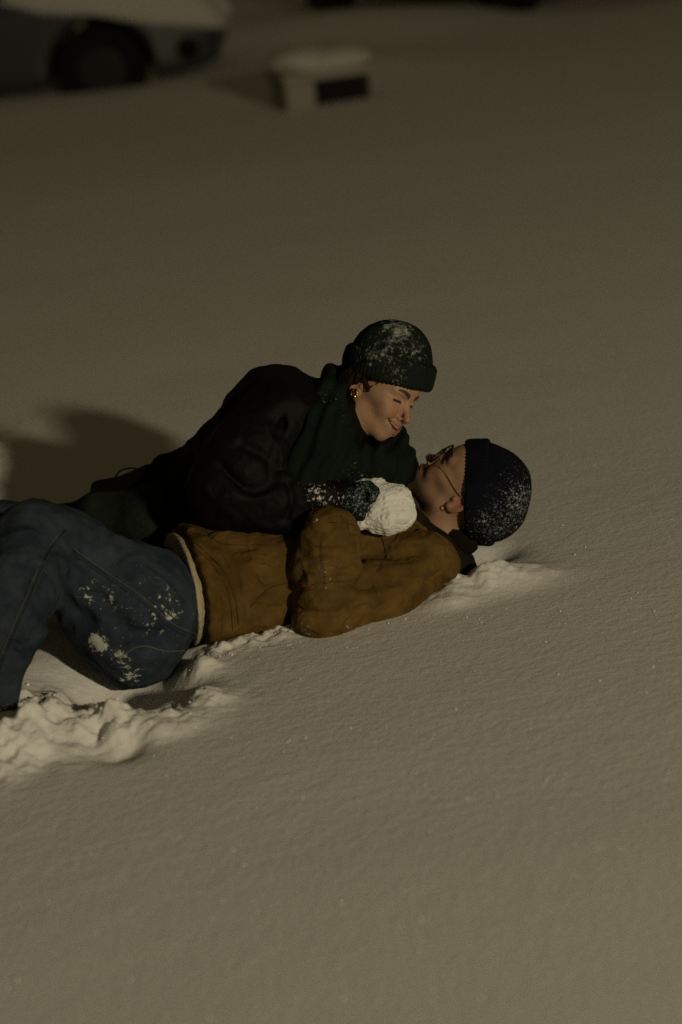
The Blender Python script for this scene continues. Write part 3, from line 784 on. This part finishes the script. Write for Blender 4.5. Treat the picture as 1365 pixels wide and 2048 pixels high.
# her hat
sdw = [(P(795, 650, .17), .01, .07, 1.15, 60), (P(765, 695, .14), .01, .08, .85, 70), (P(830, 700, .16), .0, .06, .8, 110), (P(710, 688, .18), .0, .025, 1.1, 90), (P(765, 708, .14), .0, .02, 1.2, 90), (P(790, 745, .14), .0, .05, .7, 160), (P(720, 690, .1), .0, .05, .7, 130), (P(790, 745, .05), .01, .07, .55, 160), (P(720, 750, .1), .0, .04, .8, 120)]
M_WHAT = cloth('dark_green_knit', (0.006, 0.010, 0.008), (0.012, 0.018, 0.014), 380, .8, dust=sdw, dustcol=(.30, .32, .29), dw=(.64, .80))
whU = Vc(.25, .96, .10); MHW = frame(whU, wL)
whb = P(773, 763, .25)
wcr = ops(ell(whb + whU * .052, (.094, .099, .092), MHW), ('&', plane(whb + whU * .03, -whU), .012))
wh = sdf('knit_hat', wcr, *box([whb + whU * .05], .16), 0.0032, M_WHAT, wom, knit(whU, whb, 64, .0009))
wcf = ops(ell(whb + whU * .030, (.107, .112, .14), MHW), ('&', plane(whb, -whU), .014), ('&', plane(whb + whU * .066, whU), .016))
sdf('cuff_fold', wcf, *box([whb], .17), 0.0032, M_WHAT, wh, knit(whU, whb, 64, .0011))

# black quilted coat
M_BLACK = cloth('black_coat', (0.0032, 0.003, 0.0034), (0.006, 0.0055, 0.0055), 600, .3, folds=(16, .5), rough=.6,
                dust=[(P(640, 975, 0), .0, .06, .75, 110), (P(700, 1000, 0), .0, .05, 1.1, 170)])
torso = chain([(P(640, 865, .25), px(105)), (P(560, 870, .26), px(122)), (P(480, 950, .30), px(118)), (P(400, 1000, .34), px(95))], .04)
slv = chain([(P(562, 840, .13), px(88)), (P(500, 920, .09), px(88)), (P(462, 985, .08), px(82)), (P(560, 1000, .07), px(66)), (P(640, 1002, .07), px(48)), (P(690, 1000, .08), px(34))], .03)
far = chain([(P(700, 880, .35), px(60)), (P(790, 930, .36), px(45)), (P(822, 935, .40), px(20))], .02)
hemb = chain([(P(405, 925, .32), px(36)), (P(365, 935, .34), px(34)), (P(330, 942, .36), px(32))], .0)
coat0 = ops(torso, ('+', slv, .02), ('+', far, .03), ('+', hemb, .015), ('+', ell(P(545, 800, .22), px(62)), .05))
cgr = [gro(coat0, [(480, 890), (520, 905), (560, 940)], .006, .02), gro(coat0, [(600, 760), (560, 860), (545, 960)], .006, .02), gro(coat0, [(440, 930), (500, 985), (560, 965)], .005, .02),
       gro(coat0, [(570, 1040), (585, 1000), (575, 965)], .004, .015)]
coat = ops(coat0, *[('-', g, k) for g, k in cgr])
ct = sdf('puffy_coat', coat, *box([P(330, 800, .3), P(830, 1060, .0), P(560, 740, .3), P(830, 960, .4)], .15), 0.0045, M_BLACK, wom,
         lambda v, n: .006 * fbm(v, 14, 3) + .003 * fbm(v, 38, 2) + .007 * np.clip(1 - np.abs(fbm(v + 3, 9, 2)) * 2.4, 0, 1) ** 2, sm=1)

# green skirt / trousers, and legs going off behind his knee
M_WOOL = cloth('green_wool', (0.015, 0.021, 0.015), (0.027, 0.037, 0.027), 260, .8, dust=[(P(260, 1020, .2), .02, .18, .25, 170)], dustcol=(.25, .3, .27))
skirt = chain([(P(420, 1030, .34), px(85)), (P(330, 1040, .36), px(88)), (P(220, 1045, .44), px(72)), (P(130, 1060, .55), px(52)), (P(-60, 1090, .75), px(46))], .03)
sdf('wool_trousers', skirt, *box([P(420, 1030, .34), P(-60, 1090, .75)], .12), 0.005, M_WOOL, wom, lambda v, n: .004 * fbm(v, 16, 3))
# scarf
sfd = [(P(655, 805, .1), .0, .022, .9, 120), (P(690, 800, .1), .0, .1, .35, 170), (P(700, 970, .1), .02, .09, .5, 170)]
M_SCARF = cloth('green_scarf', (0.005, 0.008, 0.007), (0.009, 0.015, 0.012), 330, .9, dust=sfd, dustcol=(.33, .38, .35))
sc1 = chain([(P(780, 870, .34), px(34)), (P(740, 810, .38), px(44)), (P(676, 772, .30), px(42)), (P(650, 805, .18), px(44)), (P(640, 865, .12), px(50)), (P(680, 925, .10), px(46)), (P(745, 935, .12), px(42)), (P(790, 905, .22), px(34))], .02)
sc2 = chain([(P(650, 860, .09), px(58)), (P(625, 930, .07), px(56)), (P(600, 985, .06), px(44))], .02)
sc3 = chain([(P(793, 892, .25), px(30)), (P(790, 930, .22), px(40)), (P(770, 965, .2), px(36)), (P(700, 960, .16), px(40))], .02)
scf = ops(sc1, ('+', sc2, .02), ('+', sc3, .02), ('-', ops(fw_), .004))
sdf('scarf', scf, *box([P(600, 760, .1), P(830, 990, .1), P(740, 800, .38)], .1), 0.004, M_SCARF, wom, lambda v, n: .005 * fbm(v * [1, 1, .6], 26, 3) + .005 * np.sin((v @ (RT * .93 - UP * .35)) * 2 * math.pi / .036 + 3 * fbm(v, 12, 2)), sm=1)

# gloved hand closing on a lump of snow
M_GLOVE = cloth('knit_glove', (0.006, 0.012, 0.013), (0.010, 0.018, 0.018), 500, .8, dust=[(P(725, 1000, 0), .01, .08, .95, 190)], dustcol=(.20, .24, .23))
gp_ = P(704, 1000, .06)
pal = ell(P(718, 1003, .055), (px(34), px(38), px(18)), np.stack([RT, UP, FW], 1))
fing = [chain([(P(708, 982, .06), px(17)), (P(722, 975, .035), px(13)), (P(738, 972, .025), px(11)), (P(750, 982, .02), px(10)), (P(746, 997, .02), px(8.5))], .003)]   # thumb hooked over the top
for i, (y0, y1, l) in enumerate(((992, 1000, 0), (1006, 1012, 4), (1020, 1024, 0), (1032, 1036, -6))):
    fing.append(chain([(P(722, y0, .045), px(11)), (P(742 + l, y1 + 4, .10), px(10)), (P(764 + l, y1 + 6, .13), px(9)), (P(782 + l, y1 + 4, .12), px(8))], .003))
wr = chain([(P(676, 996, .075), px(33)), (P(712, 1002, .058), px(31))])
gf = ops(wr, ('+', pal, .012), *[('+', g, .005) for g in fing])
gv = sdf('knit_glove', gf, *box([P(670, 950, 0), P(800, 1050, .16)], .05), 0.0022, M_GLOVE, wom, lambda v, n: .0012 * fbm(v, 110, 2), sm=1)

# lump of snow held in the glove
M_LUMP = mat('packed_snow', (0.80, 0.80, 0.76), .9, .1)
setin(M_LUMP, 'Normal', bump(M_LUMP, noise(M_LUMP, 200, 4, .7).outputs[0], .6, .004))
lump = union([ell(P(772, 1008, .075), np.array((px(44), px(41), px(40)))), ell(P(735, 982, .09), px(26)), ell(P(712, 982, .11), px(18)), ell(P(795, 1030, .07), px(33)), ell(P(752, 1036, .07), px(28)), ell(P(722, 1044, .06), px(14)), ell(P(770, 1036, .06), px(31)),
              ell(P(800, 1000, .08), px(24)), ell(P(750, 972, .09), px(18))], .02)
lp = sdf('snow_clump', lump, *box([P(772, 1010, .075)], .13), 0.002, M_LUMP, None,
         lambda v, n: .009 * fbm(v, 30, 3) + .006 * np.abs(fbm(v, 80, 3)), sm=1)
lp['label'] = 'white lump of packed snow held in the dark knitted glove'; lp['category'] = 'snow clump'

# small black bag on her hip with a loop of strap
bag = empty('shoulder_bag', P(245, 960, .40), 'black bag lying on the green trousers, thin strap looping up behind the coat hem', 'bag')
M_BAG = cloth('black_leather', (0.004, 0.004, 0.005), (0.007, 0.006, 0.007), 300, .2, rough=.5)
bf = ops(chain([(P(300, 957, .36), px(30)), (P(270, 965, .38), px(26))], .01), ('+', chain([(P(285, 962, .36), px(22)), (P(200, 978, .42), px(20))]), .01))
sdf('pouch', bf, *box([P(300, 957, .36), P(200, 978, .42)], .06), .003, M_BAG, bag, lambda v, n: .003 * fbm(v, 30, 2))
tube('strap', curve([P(283, 950, .35), P(275, 938, .35), P(255, 937, .35), P(238, 944, .35), P(230, 958, .36)], 8), .0022, M_BAG, bag)

# ================================================================== background: parked cars
def car(name, label, loc, yaw, paint_col, sink, snow_z):
    o = empty(name, loc, label, 'car', 'cars parked beyond the snow')
    c, s = math.cos(yaw), math.sin(yaw); Rm = np.array([[c, -s, 0], [s, c, 0], [0, 0, 1]]); L0 = np.array(loc) - [0, 0, sink]
    def T(v): return v @ Rm.T + L0
    WX = (1.35, -1.30)
    def bodyf(p):
        x, y, z = p[:, 0], p[:, 1], p[:, 2]
        top = np.interp(x, [-2.2, -2.0, -1.5, -1.0, .95, 1.9, 2.1, 2.25], [.70, .95, 1.0, 1.0, .98, .82, .72, .55])
        bot = np.interp(x, [-2.2, -1.9, 1.9, 2.2], [.38, .24, .24, .30])
        wd = np.interp(x, [-2.2, -1.6, 1.4, 2.2], [.72, .88, .88, .66]) - .06 * np.clip((z - .75) / .3, 0, 1)
        d = smax(smax(np.abs(x) - 2.2, np.abs(y) - wd, .18), smax(z - top, bot - z, .06), .10)
        for wx in WX: d = smax(d, .37 - np.hypot(x - wx, z - .33) + 10 * np.clip(.45 - np.abs(y), 0, 1), .02)
        return d
    def cabf(p):
        x, y, z = p[:, 0], p[:, 1], p[:, 2]
        x0 = -1.55 + .75 * (z - .95) / .5; x1 = 1.0 - 1.0 * (z - .95) / .5
        wd = .80 - .22 * (z - .95) / .5
        return smax(smax(smax(x0 - x, x - x1, .1), np.abs(y) - wd, .12), smax(z - 1.42, .9 - z, .1), .10)
    pm = mat('car_paint', paint_col, .35, .5); gm = mat('car_glass', (.012, .014, .016), .08, .6)
    tm = mat('tyre_rubber', (.006, .006, .006), .9); rm = mat('wheel_rim', (.008, .008, .008), .6, .3)
    def part(nm, f, lo, hi, h, m, par, disp=None):
        v, F = polygonise(f, lo, hi, h); v = smooth(v, F, 2)
        if disp is not None: v = v + normals(v, F) * disp(v)[:, None]
        return mesh(nm, T(v), F, m, par)
    bd = part('body', bodyf, (-2.4, -1.05, .1), (2.4, 1.05, 1.2), .03, pm, o)
    part('window', cabf, (-1.8, -1, .8), (1.3, 1, 1.6), .03, gm, o)
    part('roof', lambda p: np.maximum(cabf(p) - .012, 1.36 - p[:, 2]), (-1.8, -1, 1.3), (1.3, 1, 1.6), .03, pm, o)
    for wx in WX:
        for sy in (-1, 1):
            f = lambda p: smax(np.hypot(p[:, 0] - wx, p[:, 2] - .33) - .325, np.abs(p[:, 1] - sy * .76) - .10, .05)
            wl = part('wheel', f, (wx - .4, sy * .76 - .2, -.1), (wx + .4, sy * .76 + .2, .75), .025, tm, o)
            g = lambda p: smax(np.hypot(p[:, 0] - wx, p[:, 2] - .33) - .20, np.abs(p[:, 1] - sy * .78) - .10, .03)
            part('rim', g, (wx - .3, sy * .78 - .2, 0), (wx + .3, sy * .78 + .2, .6), .025, rm, wl)
    for sy in (-1, 1):
        part('headlight', ell((2.02, sy * .58, .62), (.13, .16, .08)), (1.8, sy * .58 - .25, .45), (2.3, sy * .58 + .25, .8), .02, mat('lamp_glass', (.10, .10, .10), .15, .6), o)
        part('mirror', ell((.72, sy * .98, .98), (.08, .12, .08)), (.5, sy * .98 - .2, .8), (.9, sy * .98 + .2, 1.2), .02, tm, o)
        part('side_marker', ell((1.66, sy * .865, .66), (.05, .02, .025)), (1.5, sy * .86 - .1, .55), (1.8, sy * .86 + .1, .8), .012, mat('amber_lens', (.5, .42, .3), .2, .6), o)
        part('bumper', cap((2.05, 0, .42), (1.95, sy * .66, .42), .12, .11), (1.7, min(0, sy) - .2, .2), (2.4, max(0, sy) + .2, .65), .025, tm, o)
    def snowf(p):
        n_ = .035 * fbm(p, 3.0, 2)
        low = np.interp(p[:, 0], [-2.3, .2, .6, 1.0, 1.35, 1.75, 2.3], [.92, .95, .90, .76, .72, .60, .50]) + snow_z
        hood = smax(bodyf(p) - .07 - n_, low - p[:, 2], .05)
        rf = smax(cabf(p) - .09 - n_, 1.32 - p[:, 2], .05)
        return smin(hood, rf, .05)
    part('snow_cover', snowf, (-2.5, -1.2, .4), (2.6, 1.2, 1.75), .035, M_DIMSNOW, o)
    return o
cg = gz(212, 180)
car('parked_car', 'dark grey car at the top left, wheels sunk in snow and its bonnet piled white', (cg[0] - 1.35, cg[1] + .86, 0), R_(-1), (.030, .036, .038), .20, 0)
cg = gz(715, 38)
car('parked_car', 'black car at the top edge, only its lowest parts showing above the snow', (cg[0] + 1.15, cg[1] + .50, 0), R_(-58), (.006, .006, .006), .10, .1)

# low stone bench with a thick cap of snow
bb = gz(661, 216)
bench = empty('stone_bench', bb, 'low stone bench under a thick cap of snow beyond the couple', 'bench')
M_STONE = mat('stone', (.30, .28, .24), .9)
setin(M_STONE, 'Normal', bump(M_STONE, noise(M_STONE, 20).outputs[0], .4, .01))
M_GAPSHADE = mat('gap_shade', (.012, .006, .005), .8)  # near-black reddish tone, shade of the seat gap put into colour
def rbox(c, h, r, yaw=0):
    cs, sn = math.cos(yaw), math.sin(yaw); A = np.array([[cs, -sn, 0], [sn, cs, 0], [0, 0, 1]])
    def f(p):
        q = np.abs((p - np.array(c)) @ A) - (np.array(h) - r)
        return np.linalg.norm(np.maximum(q, 0), axis=-1) + np.minimum(q.max(-1), 0) - r
    return f
by = .28
bx = lambda dx, dy, z: bb + np.array([dx * math.cos(by) - dy * math.sin(by), dx * math.sin(by) + dy * math.cos(by), z])
sdf('seat', rbox(bx(.02, .2, .20), (.30, .20, .03), .012, by), *box([bb], .6), .012, M_STONE, bench)
for dx, wd in ((-.165, .095), (.29, .012)):
    sdf('leg', rbox(bx(dx, .2, .06), (wd, .17, .13), .012, by), *box([bb], .6), .012, M_STONE, bench)
sdf('gap_shade_panel', rbox(bx(.11, .16, .08), (.18, .02, .10), .008, by), *box([bb], .6), .008, M_GAPSHADE, bench)  # dark panel added to stand for the shaded gap under the seat
sdf('snow_cap', union([ell(bx(.02, .2, .27), (.33, .23, .085)), ell(bx(-.12, .2, .30), (.16, .18, .07)), ell(bx(.14, .22, .29), (.17, .18, .07))], .05), *box([bb + [0, 0, .2]], .6), .014, M_DIMSNOW, bench,
    lambda v, n: .012 * fbm(v, 8, 2))
